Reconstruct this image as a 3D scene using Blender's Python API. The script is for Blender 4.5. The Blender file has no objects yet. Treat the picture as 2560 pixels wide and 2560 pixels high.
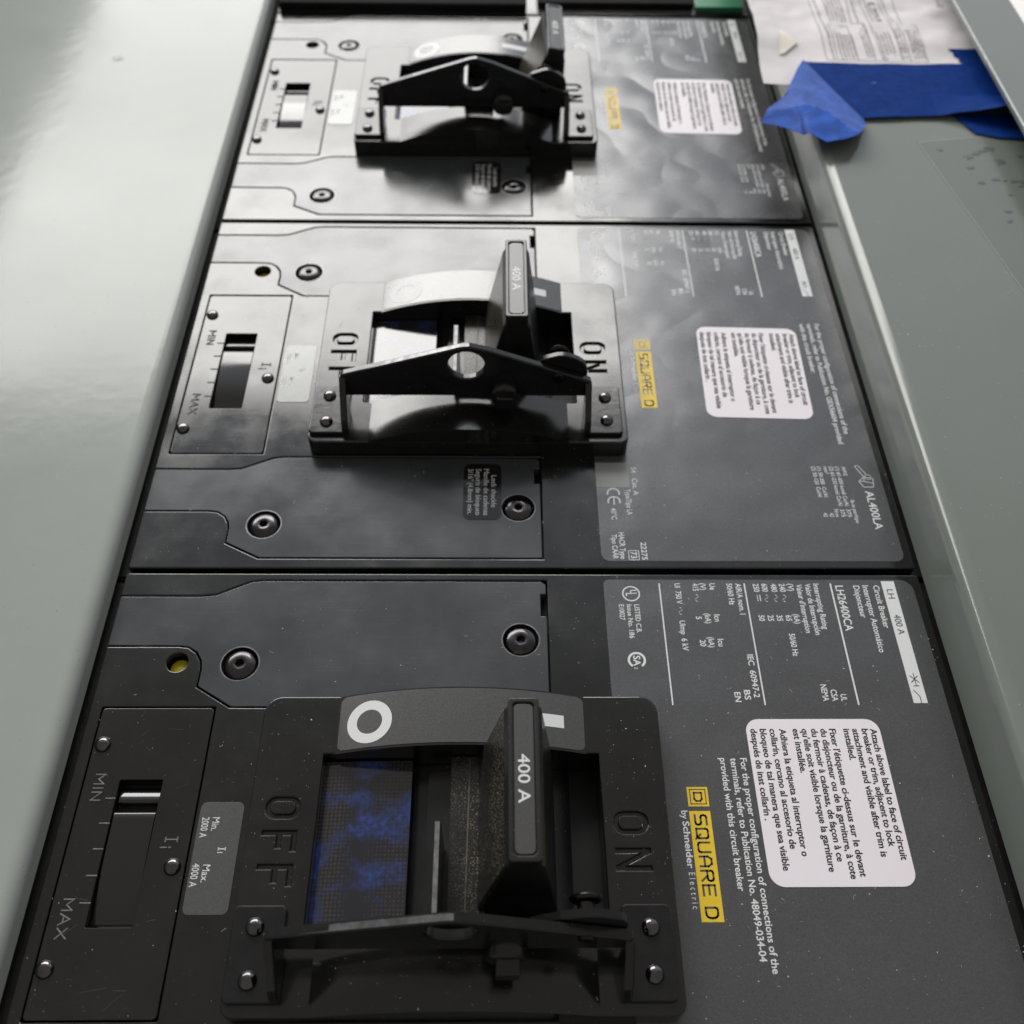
import bpy, math, random
from mathutils import Vector, noise
from mathutils.geometry import tessellate_polygon

# ------------------------------------------------------------------ camera, world, light
S = 0.001                                   # everything below is written in millimetres
scene = bpy.context.scene
COL = scene.collection
random.seed(4)

cam_data = bpy.data.cameras.new('camera')
cam = bpy.data.objects.new('camera', cam_data)
COL.objects.link(cam)
cam.location = (100.45*S, 1.476*S, 226.84*S)
cam.rotation_euler = (0.64695, -0.0128, -0.0074)
cam_data.sensor_width = 36.0
cam_data.lens = 36.0*2494.6/2560.0
cam_data.clip_start = 0.005
cam_data.clip_end = 60.0
cam_data.dof.use_dof = True
cam_data.dof.focus_distance = 0.238
cam_data.dof.aperture_fstop = 17.0
scene.camera = cam

world = bpy.data.worlds.new('World')
scene.world = world
world.use_nodes = True
wb = world.node_tree.nodes['Background']
wb.inputs['Strength'].default_value = 1.0
# dim surroundings: cool and paler towards the open far side, warm and darker above the near side
wn = world.node_tree.nodes; wl = world.node_tree.links
w_tc = wn.new('ShaderNodeTexCoord'); w_sep = wn.new('ShaderNodeSeparateXYZ'); w_rng = wn.new('ShaderNodeMapRange'); w_mix = wn.new('ShaderNodeMix')
w_rng.interpolation_type = 'SMOOTHSTEP'; w_mix.data_type = 'RGBA'
wl.new(w_tc.outputs['Generated'], w_sep.inputs[0]); wl.new(w_sep.outputs['Y'], w_rng.inputs['Value'])
w_rng.inputs['From Min'].default_value = 0.35; w_rng.inputs['From Max'].default_value = 0.72
wl.new(w_rng.outputs['Result'], w_mix.inputs[0])
w_mix.inputs[6].default_value = (0.285, 0.272, 0.255, 1); w_mix.inputs[7].default_value = (0.80, 0.85, 0.93, 1)
wl.new(w_mix.outputs[2], wb.inputs['Color'])

def lamp(name, loc, sx, sy, power, color, rot=(0, 0, 0)):
    d = bpy.data.lights.new(name, 'AREA')
    d.shape = 'RECTANGLE'; d.size = sx; d.size_y = sy; d.energy = power; d.color = color
    o = bpy.data.objects.new(name, d); COL.objects.link(o)
    o.location = loc; o.rotation_euler = rot
    return o
# the broad pale opening of daylight beyond the far end of the panel
lamp('daylight', (-1.265, 2.15, 1.5), 3.47, 1.0, 102.0, (1.0, 0.972, 0.93))
lamp('daylight', (-1.265, 3.75, 1.5), 3.47, 2.2, 130.0, (1.0, 0.972, 0.93))      # dimmer farther out

scene.view_settings.view_transform = 'Standard'
scene.view_settings.look = 'None'
scene.view_settings.exposure = 0.0
scene.view_settings.gamma = 1.0
scene.view_settings.use_curve_mapping = False
scene.cycles.use_denoising = True
scene.cycles.max_bounces = 8
scene.cycles.sample_clamp_indirect = 6.0

# ------------------------------------------------------------------ materials
def mat(name, base, rough=0.4, metal=0.0, spec=0.5, coat=0.0, mott=None, rvar=None, bump=(), scratch=0.0, speck=None, crough=0.05, crease=None):
    """base colour + wear: mott=(scale, amount), rvar=(scale, amount), bump=[(scale, height_mm, detail)], speck=(scale, threshold, colour)"""
    m = bpy.data.materials.new(name); m.use_nodes = True
    nt = m.node_tree; N = nt.nodes; L = nt.links
    b = N['Principled BSDF']
    b.inputs['Base Color'].default_value = (*base, 1)
    b.inputs['Roughness'].default_value = rough
    b.inputs['Metallic'].default_value = metal
    b.inputs['Specular IOR Level'].default_value = spec
    b.inputs['Coat Weight'].default_value = coat
    b.inputs['Coat Roughness'].default_value = crough
    geo = N.new('ShaderNodeNewGeometry'); pos = geo.outputs['Position']
    def noise(scale, detail=3.0, rgh=0.55):
        n = N.new('ShaderNodeTexNoise'); L.new(pos, n.inputs['Vector'])
        n.inputs['Scale'].default_value = scale; n.inputs['Detail'].default_value = detail
        n.inputs['Roughness'].default_value = rgh
        return n.outputs['Fac']
    def rng(v, a, c, d, e):
        r = N.new('ShaderNodeMapRange'); L.new(v, r.inputs['Value'])
        for k, x in zip(('From Min', 'From Max', 'To Min', 'To Max'), (a, c, d, e)): r.inputs[k].default_value = x
        return r.outputs['Result']
    def mixc(fac, a, c):
        x = N.new('ShaderNodeMix'); x.data_type = 'RGBA'
        L.new(fac, x.inputs[0])
        for sock, val in ((x.inputs[6], a), (x.inputs[7], c)):
            if isinstance(val, tuple): sock.default_value = (*val, 1)
            else: L.new(val, sock)
        return x.outputs[2]
    col = None
    if mott:
        f = rng(noise(mott[0], 5.0), 0.3, 0.7, 0.0, 1.0)
        k = mott[1]
        col = mixc(f, tuple(c*(1-k) for c in base), tuple(c*(1+k) for c in base))
    if speck:
        sp = rng(noise(speck[0], 2.0, 0.5), speck[1], speck[1]+0.03, 0.0, 1.0)
        patch = rng(noise(speck[0]*0.02, 2.0), 0.38, 0.62, 0.15, 1.0)
        mu = N.new('ShaderNodeMath'); mu.operation = 'MULTIPLY'; L.new(sp, mu.inputs[0]); L.new(patch, mu.inputs[1])
        col = mixc(mu.outputs[0], col if col else base, speck[2])
    if col: L.new(col, b.inputs['Base Color'])
    if rvar:
        r = rng(noise(rvar[0], 5.0, 0.6), 0.3, 0.7, max(0.02, rough-rvar[1]), rough+rvar[1])
        if scratch:
            mp = N.new('ShaderNodeMapping'); L.new(pos, mp.inputs['Vector'])
            mp.inputs['Rotation'].default_value = (0, 0, 0.5); mp.inputs['Scale'].default_value = (60, 2600, 400)
            n = N.new('ShaderNodeTexNoise'); L.new(mp.outputs[0], n.inputs['Vector']); n.inputs['Scale'].default_value = 1.0
            sc = rng(n.outputs['Fac'], 0.60, 0.72, 0.0, scratch)
            ad = N.new('ShaderNodeMath'); ad.operation = 'ADD'; L.new(r, ad.inputs[0]); L.new(sc, ad.inputs[1]); r = ad.outputs[0]
        L.new(r, b.inputs['Roughness'])
    nrm = None
    for (sc, h, det) in bump:
        bp = N.new('ShaderNodeBump'); bp.inputs['Distance'].default_value = h*S; bp.inputs['Strength'].default_value = 1.0
        L.new(noise(sc, det), bp.inputs['Height'])
        if nrm: L.new(nrm, bp.inputs['Normal'])
        nrm = bp.outputs['Normal']
    if crease:
        f = N.new('ShaderNodeMath'); f.operation = 'SUBTRACT'; L.new(noise(crease[0], 1.0), f.inputs[0]); f.inputs[1].default_value = 0.5
        g = N.new('ShaderNodeMath'); g.operation = 'ABSOLUTE'; L.new(f.outputs[0], g.inputs[0])
        sx = N.new('ShaderNodeSeparateXYZ'); L.new(pos, sx.inputs[0])
        bp = N.new('ShaderNodeBump'); bp.inputs['Strength'].default_value = 1.0
        L.new(rng(sx.outputs['Y'], 0.15, 0.42, 0.15*crease[1]*S, crease[1]*S), bp.inputs['Distance'])
        L.new(g.outputs[0], bp.inputs['Height'])
        if nrm: L.new(nrm, bp.inputs['Normal'])
        nrm = bp.outputs['Normal']
    if nrm:
        L.new(nrm, b.inputs['Normal'])
        if coat: L.new(nrm, b.inputs['Coat Normal'])
    return m

LINT = (0.20, 0.20, 0.19)
M = {}
M['case'] = mat('black_plastic', (0.007, 0.007, 0.0067), 0.16, spec=0.7, mott=(90, 0.3), rvar=(40, 0.10), bump=[(26, 0.10, 3), (900, 0.003, 2)], scratch=0.04, speck=(1500, 0.72, LINT))
M['frame'] = mat('frame_plastic', (0.0085, 0.0085, 0.0082), 0.17, spec=0.65, mott=(80, 0.3), rvar=(40, 0.08), bump=[(30, 0.06, 3), (1400, 0.004, 2)], scratch=0.03, speck=(1300, 0.72, LINT))
M['ledge'] = mat('ledge_plastic', (0.03, 0.028, 0.027), 0.45, mott=(90, 0.3), speck=(1300, 0.72, LINT))
M['plate'] = mat('cover_plate_steel', (0.056, 0.060, 0.065), 0.21, metal=0.12, spec=0.65, mott=(60, 0.18), rvar=(38, 0.09), bump=[(24, 0.07, 2), (1800, 0.004, 2)], scratch=0.05, speck=(1600, 0.73, LINT))
M['setting'] = mat('setting_plate_plastic', (0.010, 0.0094, 0.0085), 0.12, spec=0.7, mott=(70, 0.25), rvar=(45, 0.08), bump=[(18, 0.05, 2)], scratch=0.04, speck=(1600, 0.73, LINT))
M['slider'] = mat('slider_plastic', (0.012, 0.012, 0.012), 0.08, spec=0.75, rvar=(60, 0.03))
M['label'] = mat('grey_label_foil', (0.120, 0.122, 0.127), 0.27, metal=0.5, crease=(34, 1.3), mott=(2600, 0.18), rvar=(30, 0.05), bump=[(46, 0.42, 1.2), (2200, 0.012, 2)], speck=(1500, 0.725, LINT))
M['strip'] = mat('position_label_foil', (0.130, 0.130, 0.130), 0.24, metal=0.6, mott=(2600, 0.2), bump=[(2200, 0.010, 2)], speck=(1500, 0.72, (0.03, 0.03, 0.03)))
M['amp'] = mat('amp_sticker_foil', (0.145, 0.150, 0.147), 0.26, metal=0.6, mott=(2600, 0.15), bump=[(2200, 0.010, 2)])
M['cap_label'] = mat('cap_label_plastic', (0.085, 0.085, 0.085), 0.30, metal=0.2, mott=(2600, 0.2))
M['print'] = mat('white_print', (0.76, 0.78, 0.79), 0.38, spec=0.30)
M['ink'] = mat('black_ink', (0.012, 0.012, 0.014), 0.5)
M['sticker'] = mat('white_sticker', (0.86, 0.82, 0.87), 0.5, mott=(40, 0.02))
M['yellow'] = mat('yellow_print', (0.80, 0.56, 0.03), 0.4, mott=(700, 0.05))
M['greybox'] = mat('blank_print', (0.30, 0.31, 0.30), 0.4)
M['black_sticker'] = mat('shackle_sticker_gloss', (0.010, 0.009, 0.009), 0.12, rvar=(60, 0.05))
M['hasp'] = mat('hasp_black_steel', (0.010, 0.010, 0.011), 0.17, mott=(300, 0.3), rvar=(200, 0.06), bump=[(420, 0.03, 3)], speck=(1800, 0.73, (0.2, 0.2, 0.2)))
M['edge'] = mat('hasp_bare_edge', (0.16, 0.16, 0.165), 0.35, metal=0.8, mott=(500, 0.4))
M['nickel'] = mat('black_nickel', (0.13, 0.12, 0.125), 0.06, metal=1.0, mott=(500, 0.2))
M['screw'] = mat('screw_black_oxide', (0.075, 0.072, 0.074), 0.19, metal=1.0, mott=(400, 0.25))
M['brass'] = mat('bronze_rivet', (0.04, 0.037, 0.031), 0.22, metal=1.0, mott=(400, 0.3))
M['void'] = mat('dark_cavity', (0.004, 0.004, 0.004), 0.6)
M['shutter'] = mat('shutter_plastic', (0.012, 0.012, 0.013), 0.24, mott=(120, 0.3), rvar=(80, 0.08), speck=(1500, 0.72, LINT))
M['fin'] = mat('fin_steel', (0.20, 0.20, 0.20), 0.4, metal=0.6, mott=(600, 0.4))
M['handle'] = mat('handle_plastic', (0.014, 0.0135, 0.013), 0.30, mott=(200, 0.3), bump=[(1500, 0.02, 3)], speck=(2300, 0.57, (0.26, 0.22, 0.15)))
M['handle_clean'] = mat('handle_cap_plastic', (0.016, 0.016, 0.016), 0.28, mott=(200, 0.2), speck=(1500, 0.71, LINT))
M['handle_seam'] = mat('handle_mould_seam', (0.10, 0.085, 0.05), 0.5, mott=(500, 0.5))
M['bead'] = mat('worn_lettering', (0.17, 0.168, 0.16), 0.55, mott=(900, 0.3))
M['scratch'] = mat('scratch_marks', (0.085, 0.085, 0.083), 0.5)
M['yellow_button'] = mat('yellow_button', (0.62, 0.50, 0.02), 0.4)
M['grey'] = mat('grey_paint_lit', (0.38, 0.41, 0.385), 0.15, spec=0.26, mott=(25, 0.03), rvar=(30, 0.03), bump=[(190, 0.05, 2), (9, 0.4, 2)], speck=(1300, 0.735, (0.06, 0.06, 0.055)))  # same paint as the right trim, its extra light put into the colour
M['grey_right'] = mat('grey_paint_shaded', (0.185, 0.207, 0.190), 0.16, mott=(25, 0.03), rvar=(30, 0.04), bump=[(150, 0.008, 2)], speck=(1300, 0.735, (0.5, 0.5, 0.48)))  # the left panel's paint again, darkened in colour for the dimmer side
M['bare'] = mat('bare_steel_edge', (0.62, 0.62, 0.58), 0.35, metal=0.7, mott=(500, 0.2))
M['paper'] = mat('drawing_paper', (0.70, 0.675, 0.69), 0.7, mott=(25, 0.05), bump=[(16, 4.0, 3), (60, 0.5, 2)])
M['paper_print'] = mat('paper_print_grey', (0.24, 0.21, 0.23), 0.7)
M['scrap'] = mat('cream_scrap', (0.86, 0.82, 0.74), 0.7)
M['tape'] = mat('blue_tape', (0.001, 0.030, 0.19), 0.7, spec=0.08, mott=(350, 0.22), bump=[(350, 0.06, 3), (70, 0.5, 2)])
M['tape_back'] = mat('blue_tape_back', (0.06, 0.13, 0.46), 0.6, spec=0.15, mott=(160, 0.25), bump=[(130, 0.35, 3)])
M['tape_end'] = mat('blue_tape_end', (0.012, 0.075, 0.40), 0.6, spec=0.15, mott=(160, 0.3), bump=[(130, 0.35, 3)])
M['film_glint'] = mat('film_edge_highlight', (0.34, 0.36, 0.34), 0.4)  # highlight on the film's edges, put into the colour
M['film_gap'] = mat('film_lifted_spots', (0.105, 0.118, 0.108), 0.25)
M['rubber'] = mat('matt_black_cover', (0.010, 0.010, 0.011), 0.8, spec=0.1, mott=(40, 0.3))
M['green'] = mat('green_patch', (0.03, 0.20, 0.10), 0.35)
M['lint'] = mat('lint', (0.62, 0.62, 0.58), 0.8)
M['wall'] = mat('white_wall', (0.85, 0.84, 0.80), 0.8, mott=(5, 0.03))

# film: mottled blue with fields of brown dots
def film_mat():
    m = mat('blue_film', (0.02, 0.05, 0.24), 0.10, spec=0.9, bump=[(120, 0.05, 3)])
    nt = m.node_tree; N = nt.nodes; L = nt.links; b = N['Principled BSDF']
    geo = [n for n in N if n.type == 'NEW_GEOMETRY'][0]
    n1 = N.new('ShaderNodeTexNoise'); L.new(geo.outputs['Position'], n1.inputs['Vector']); n1.inputs['Scale'].default_value = 95; n1.inputs['Detail'].default_value = 6
    n2 = N.new('ShaderNodeTexNoise'); L.new(geo.outputs['Position'], n2.inputs['Vector']); n2.inputs['Scale'].default_value = 900; n2.inputs['Detail'].default_value = 3
    v = N.new('ShaderNodeTexVoronoi'); L.new(geo.outputs['Position'], v.inputs['Vector']); v.inputs['Scale'].default_value = 1100; v.inputs['Randomness'].default_value = 0.12
    r1 = N.new('ShaderNodeValToRGB'); L.new(n1.outputs['Fac'], r1.inputs['Fac'])
    r1.color_ramp.elements[0].position = 0.47; r1.color_ramp.elements[0].color = (0, 0, 0, 1)
    r1.color_ramp.elements[1].position = 0.59; r1.color_ramp.elements[1].color = (1, 1, 1, 1)
    blue = N.new('ShaderNodeValToRGB'); L.new(n2.outputs['Fac'], blue.inputs['Fac'])
    blue.color_ramp.elements[0].position = 0.35; blue.color_ramp.elements[0].color = (0.018, 0.022, 0.07, 1)
    blue.color_ramp.elements[1].position = 0.68; blue.color_ramp.elements[1].color = (0.026, 0.062, 0.25, 1)
    dots = N.new('ShaderNodeValToRGB'); L.new(v.outputs['Distance'], dots.inputs['Fac'])
    dots.color_ramp.elements[0].position = 0.25; dots.color_ramp.elements[0].color = (0.050, 0.042, 0.034, 1)
    dots.color_ramp.elements[1].position = 0.5; dots.color_ramp.elements[1].color = (0.012, 0.012, 0.02, 1)
    mx = N.new('ShaderNodeMix'); mx.data_type = 'RGBA'
    L.new(r1.outputs['Color'], mx.inputs[0]); L.new(dots.outputs['Color'], mx.inputs[6]); L.new(blue.outputs['Color'], mx.inputs[7])
    L.new(mx.outputs[2], b.inputs['Base Color'])
    return m
M['film'] = film_mat()

# ------------------------------------------------------------------ mesh tools
def area2(p): return sum(p[i][0]*p[(i+1) % len(p)][1]-p[(i+1) % len(p)][0]*p[i][1] for i in range(len(p)))
def ccw(p): return list(p) if area2(p) > 0 else list(p)[::-1]
def cw(p): return list(p) if area2(p) < 0 else list(p)[::-1]
def inset(p, d):
    n = len(p); out = []
    for i in range(n):
        a, b, c = Vector(p[i-1][:2]), Vector(p[i][:2]), Vector(p[(i+1) % n][:2])
        e1 = (b-a); e2 = (c-b)
        if e1.length < 1e-9 or e2.length < 1e-9: out.append((b.x, b.y)); continue
        e1.normalize(); e2.normalize()
        n1 = Vector((-e1.y, e1.x)); n2 = Vector((-e2.y, e2.x)); h = n1+n2
        if h.length < 1e-6: h = n1.copy()
        h.normalize(); k = d/max(0.35, h.dot(n1))
        out.append((b.x+h.x*k, b.y+h.y*k))
    return out
def arc_pts(cx, cy, r, a0, a1, n): return [(cx+r*math.cos(math.radians(a0+(a1-a0)*i/n)), cy+r*math.sin(math.radians(a0+(a1-a0)*i/n))) for i in range(n+1)]
def circle(cx, cy, r, n=28): return arc_pts(cx, cy, r, 0, 360-360/n, n-1)
def fillet(pts, n=5):
    """pts: (x, y[, r]) -> polygon with rounded corners"""
    out = []; N_ = len(pts)
    for i in range(N_):
        p = pts[i]; r = p[2] if len(p) > 2 else 0
        b = Vector(p[:2])
        if r <= 0: out.append((b.x, b.y)); continue
        a = Vector(pts[i-1][:2]); c = Vector(pts[(i+1) % N_][:2])
        u = (a-b).normalized(); v = (c-b).normalized()
        ang = u.angle(v)
        if ang > 3.10: out.append((b.x, b.y)); continue
        t = min(r/math.tan(ang/2), (a-b).length*0.49, (c-b).length*0.49); rr = t*math.tan(ang/2)
        ctr = b+(u+v).normalized()*(rr/math.sin(ang/2))
        s = b+u*t-ctr; e = b+v*t-ctr
        a0 = math.atan2(s.y, s.x); da = math.atan2(e.y, e.x)-a0
        while da > math.pi: da -= 2*math.pi
        while da < -math.pi: da += 2*math.pi
        for k in range(n+1): out.append((ctr.x+rr*math.cos(a0+da*k/n), ctr.y+rr*math.sin(a0+da*k/n)))
    return out
def rrect(x0, y0, x1, y1, r=0.0, n=5): return fillet([(x0, y0, r), (x1, y0, r), (x1, y1, r), (x0, y1, r)], n)

FRONT = lambda u, v, w: (u, -w, v)          # outline in x-z, thickness towards -y
SIDE = lambda u, v, w: (w, u, v)            # outline in y-z, thickness along x

class MB:
    def __init__(self): self.v = []; self.f = []; self.fm = []; self.fs = []; self.mats = []
    def mi(self, m):
        if m not in self.mats: self.mats.append(m)
        return self.mats.index(m)
    def add(self, verts, faces, m, smooth=False, xf=None):
        o = len(self.v); k = self.mi(m)
        for p in verts: self.v.append(xf(*p) if xf else tuple(p))
        for f in faces: self.f.append([i+o for i in f]); self.fm.append(k); self.fs.append(smooth)
    def plate(self, outer, z0, z1, m, holes=(), bev=0.0, xf=None, top=None, seg=4, back=False):
        loops = [ccw(outer)]+[cw(h) for h in holes]
        caps = []
        for lp in loops:
            n = len(lp); rings = [[(x, y, z0) for x, y in lp]]
            if bev > 0:
                rings.append([(x, y, z1-bev) for x, y in lp])
                for k in range(1, seg+1):
                    a = math.pi/2*k/seg
                    q = inset(lp, bev*(1-math.cos(a))); rings.append([(x, y, z1-bev+bev*math.sin(a)) for x, y in q])
            else: rings.append([(x, y, z1) for x, y in lp])
            vs = [p for r in rings for p in r]; fs = []
            for k in range(len(rings)-1):
                for i in range(n):
                    j = (i+1) % n
                    fs.append((k*n+i, k*n+j, (k+1)*n+j, (k+1)*n+i))
            self.add(vs, fs, m, False, xf); caps.append(rings[-1])
            if back and lp is loops[0]:
                pass
        tris = tessellate_polygon([[Vector((p[0], p[1], 0)) for p in c] for c in caps])
        flat = [p for c in caps for p in c]; fs = []
        for t in tris:
            a, b, c = (flat[i] for i in t)
            s = (b[0]-a[0])*(c[1]-a[1])-(b[1]-a[1])*(c[0]-a[0])
            if abs(s) < 1e-10: continue
            fs.append(tuple(t) if s > 0 else tuple(t)[::-1])
        self.add(flat, fs, top or m, False, xf)
        if back:
            self.add([(p[0], p[1], z0) for l in loops for p in l], [f[::-1] for f in fs], m, False, xf)
    def box(self, x0, x1, y0, y1, z0, z1, m, bev=0.0, r=0.0, xf=None, top=None): self.plate(rrect(x0, y0, x1, y1, r), z0, z1, m, bev=bev, xf=xf, top=top, back=True)
    def flat(self, poly, z, m, xf=None):
        p = ccw(poly); tris = tessellate_polygon([[Vector((a, b, 0)) for a, b in p]]); fs = []
        for t in tris:
            a, b, c = (p[i] for i in t); s = (b[0]-a[0])*(c[1]-a[1])-(b[1]-a[1])*(c[0]-a[0])
            if abs(s) > 1e-10: fs.append(tuple(t) if s > 0 else tuple(t)[::-1])
        self.add([(a, b, z) for a, b in p], fs, m, False, xf)
    def quads(self, A, B, m, zf, smooth=True, closed=False):
        n = len(A); vs = [(x, y, zf(x)) for x, y in A]+[(x, y, zf(x)) for x, y in B]
        self.add(vs, [(i, (i+1) % n, n+(i+1) % n, n+i) for i in range(n if closed else n-1)], m, smooth)
    def ring(self, cx, cy, r0, r1, z, m, n=32, a0=0, a1=360, xf=None):
        vs = []; fs = []
        for i in range(n+1):
            a = math.radians(a0+(a1-a0)*i/n)
            vs += [(cx+r0*math.cos(a), cy+r0*math.sin(a), z), (cx+r1*math.cos(a), cy+r1*math.sin(a), z)]
        for i in range(n): fs.append((2*i, 2*i+1, 2*i+3, 2*i+2))
        self.add(vs, fs, m, False, xf)
    def stroke(self, pts, w, z, m, xf=None, closed=False):
        """a printed line of width w through pts"""
        n = len(pts)
        for i in range(n if closed else n-1):
            a = Vector(pts[i]); b = Vector(pts[(i+1) % n]); d = (b-a)
            if d.length < 1e-6: continue
            d.normalize(); e = d*(w/2); a = a-e; b = b+e; q = Vector((-d.y, d.x))*(w/2)
            self.add([(*(a-q), z), (*(b-q), z), (*(b+q), z), (*(a+q), z)], [(0, 1, 2, 3)], m, False, xf)
    def ridge(self, pts, w, h, z, m):
        """a moulded half-round bead along pts"""
        for a, c in zip(pts, pts[1:]):
            a = Vector(a); c = Vector(c); d = (c-a).normalized(); a = a-d*w*0.35; c = c+d*w*0.35; q = Vector((-d.y, d.x)); n = 8
            vs = []
            for p in (a, c):
                for i in range(n+1):
                    t = math.pi*i/n; e = p-q*(w/2*math.cos(t)); vs.append((e.x, e.y, z+h*math.sin(t)))
            self.add(vs, [(i, n+1+i, n+2+i, i+1)[::-1] for i in range(n)], m, True)
            self.add(vs, [tuple(range(n+1)), tuple(range(2*n+1, n, -1))], m)
    def lathe(self, prof, m, n=28, c=(0, 0, 0), axis='z', cap=True):
        X = {'z': lambda a, b, h: (c[0]+a, c[1]+b, c[2]+h), 'y': lambda a, b, h: (c[0]+a, c[1]-h, c[2]+b)}[axis]
        vs = []; fs = []
        for r, h in prof:
            for i in range(n):
                t = 2*math.pi*i/n; vs.append((r*math.cos(t), r*math.sin(t), h))
        for k in range(len(prof)-1):
            for i in range(n):
                j = (i+1) % n; fs.append((k*n+i, k*n+j, (k+1)*n+j, (k+1)*n+i))
        if cap and prof[-1][0] > 1e-6: fs.append(tuple((len(prof)-1)*n+i for i in range(n)))
        self.add(vs, fs, m, True, X)
    def text(self, s, xb, y0, y1, cap, z, m, bold=0.0):
        """reads towards -y with letter tops towards +x; xb = baseline, y0..y1 = extent"""
        g = glyphs(s, bold); u = (y0-y1)/g['w']; v = cap/CAP
        self.add([(xb+y*v, y0-(x-g['x0'])*u, z) for x, y in g['v']], g['f'], m)
    def mesh(self, name, origin=(0, 0, 0)):
        me = bpy.data.meshes.new(name)
        me.from_pydata([((x-origin[0])*S, (y-origin[1])*S, (z-origin[2])*S) for x, y, z in self.v], [], self.f)
        for m in self.mats: me.materials.append(M[m])
        me.polygons.foreach_set('material_index', self.fm)
        me.polygons.foreach_set('use_smooth', self.fs)
        me.update()
        return me
    def build(self, name, parent=None, origin=(0, 0, 0)):
        o = bpy.data.objects.new(name, self.mesh(name, origin)); COL.objects.link(o)
        base = Vector((0, 0, 0))
        q = parent
        while q is not None: base += q.location; q = q.parent
        o.location = Vector(origin)*S if parent is None else Vector(origin)*S-(base-ROOT)
        o.parent = parent
        return o
ROOT = Vector((0, 0, 0))

_G = {}
def glyphs(s, bold=0.0):
    k = (s, bold)
    if k in _G: return _G[k]
    cu = bpy.data.curves.new('t', 'FONT'); cu.body = s; cu.size = 1.0; cu.resolution_u = 3; cu.offset = bold
    o = bpy.data.objects.new('t', cu); COL.objects.link(o)
    dg = bpy.context.evaluated_depsgraph_get(); ev = o.evaluated_get(dg); me = ev.to_mesh()
    v = [(p.co.x, p.co.y) for p in me.vertices]; f = [tuple(p.vertices) for p in me.polygons]
    ev.to_mesh_clear(); bpy.data.objects.remove(o); bpy.data.curves.remove(cu)
    fs = []
    for t in f:
        a, b, c = v[t[0]], v[t[1]], v[t[2]]
        fs.append(t if (b[0]-a[0])*(c[1]-a[1])-(b[1]-a[1])*(c[0]-a[0]) >= 0 else t[::-1])
    xs = [p[0] for p in v] or [0, 1]
    _G[k] = dict(v=v, f=fs, x0=min(xs), w=max(xs)-min(xs), h=max([p[1] for p in v] or [1]))
    return _G[k]
CAP = glyphs('H')['h']
def text_loops(s, xb, y0, y1, cap, bold=0.0):
    g = glyphs(s, bold); u = (y0-y1)/g['w']; w = cap/CAP
    # weld, then follow the open half-edges
    key = {}; idx = []
    for x, y in g['v']:
        kk = (round(x, 5), round(y, 5)); key.setdefault(kk, len(key)); idx.append(key[kk])
    pts = list(key); he = {}
    cnt = set()
    for t in g['f']:
        n = len(t)
        for i in range(n): cnt.add((idx[t[i]], idx[t[(i+1) % n]]))
    for a, b in cnt:
        if (b, a) not in cnt and a != b: he.setdefault(a, []).append(b)
    loops = []
    while he:
        a = next(iter(he)); lp = [a]; cur = a
        while True:
            nx = he[cur].pop()
            if not he[cur]: del he[cur]
            if nx == a or nx not in he: break
            lp.append(nx); cur = nx
        if len(lp) > 2: loops.append([(xb+pts[i][1]*w, y0-(pts[i][0]-g['x0'])*u) for i in lp])
    return loops
def raised_text(mb, s, xb, y0, y1, cap, z, h, m, bold=0.0):
    for lp in text_loops(s, xb, y0, y1, cap, bold):
        n = len(lp); rings = [(lp, 0), (inset(lp, 0.03), 0.58), (inset(lp, 0.08), 0.85), (inset(lp, 0.15), 1.0)]
        vs = [(x, y, z+h*f) for q, f in rings for x, y in q]
        mb.add(vs, [(k*n+i, k*n+(i+1) % n, (k+1)*n+(i+1) % n, (k+1)*n+i) for k in (0, 1, 2) for i in range(n)], m)
    mb.text(s, xb, y0, y1, cap, z+h, m, bold-0.025)

def tag(o, label, cat, group=None, kind=None):
    o['label'] = label; o['category'] = cat
    if group: o['group'] = group
    if kind: o['kind'] = kind
    return o

# ------------------------------------------------------------------ the setting
def sweep_y(mb, prof, y0, y1, m, smooth=True):
    n = len(prof)
    vs = [(x, y0, z) for x, z in prof]+[(x, y1, z) for x, z in prof]
    mb.add(vs, [(i, n+i, n+i+1, i+1) for i in range(n-1)], m, smooth)

b = MB(); b.flat(rrect(-300, -120, 330, 760), -42, 'void')
o = b.build('floor'); o['kind'] = 'structure'; o['label'] = 'dark bottom of the enclosure seen in the gaps'
b = MB(); b.flat([(290, -200), (900, -200), (900, 1500), (290, 1500)], -120, 'wall')
o = b.build('wall'); o['kind'] = 'structure'; o['label'] = 'bright pale surface beyond the enclosure rim'

# left grey panel with its rounded edge
b = MB()
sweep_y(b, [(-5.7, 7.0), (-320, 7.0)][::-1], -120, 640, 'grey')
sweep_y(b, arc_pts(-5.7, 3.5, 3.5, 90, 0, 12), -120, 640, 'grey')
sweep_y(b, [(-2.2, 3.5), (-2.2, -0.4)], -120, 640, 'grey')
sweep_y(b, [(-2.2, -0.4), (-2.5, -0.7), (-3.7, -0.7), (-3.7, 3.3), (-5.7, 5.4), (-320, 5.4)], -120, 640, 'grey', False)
o = b.build('trim_panel')
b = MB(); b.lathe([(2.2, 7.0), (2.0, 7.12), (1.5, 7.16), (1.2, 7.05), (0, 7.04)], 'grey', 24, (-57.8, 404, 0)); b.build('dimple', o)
b = MB(); b.box(-254, -250, -110, 900, 7.2, 222, 'grey'); b.build('enclosure_side', o)  # unseen side wall of the enclosure, cuts off daylight from the left
tag(o, 'wide grey painted panel on the left with a rounded edge and bright sheen', 'panel')

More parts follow.
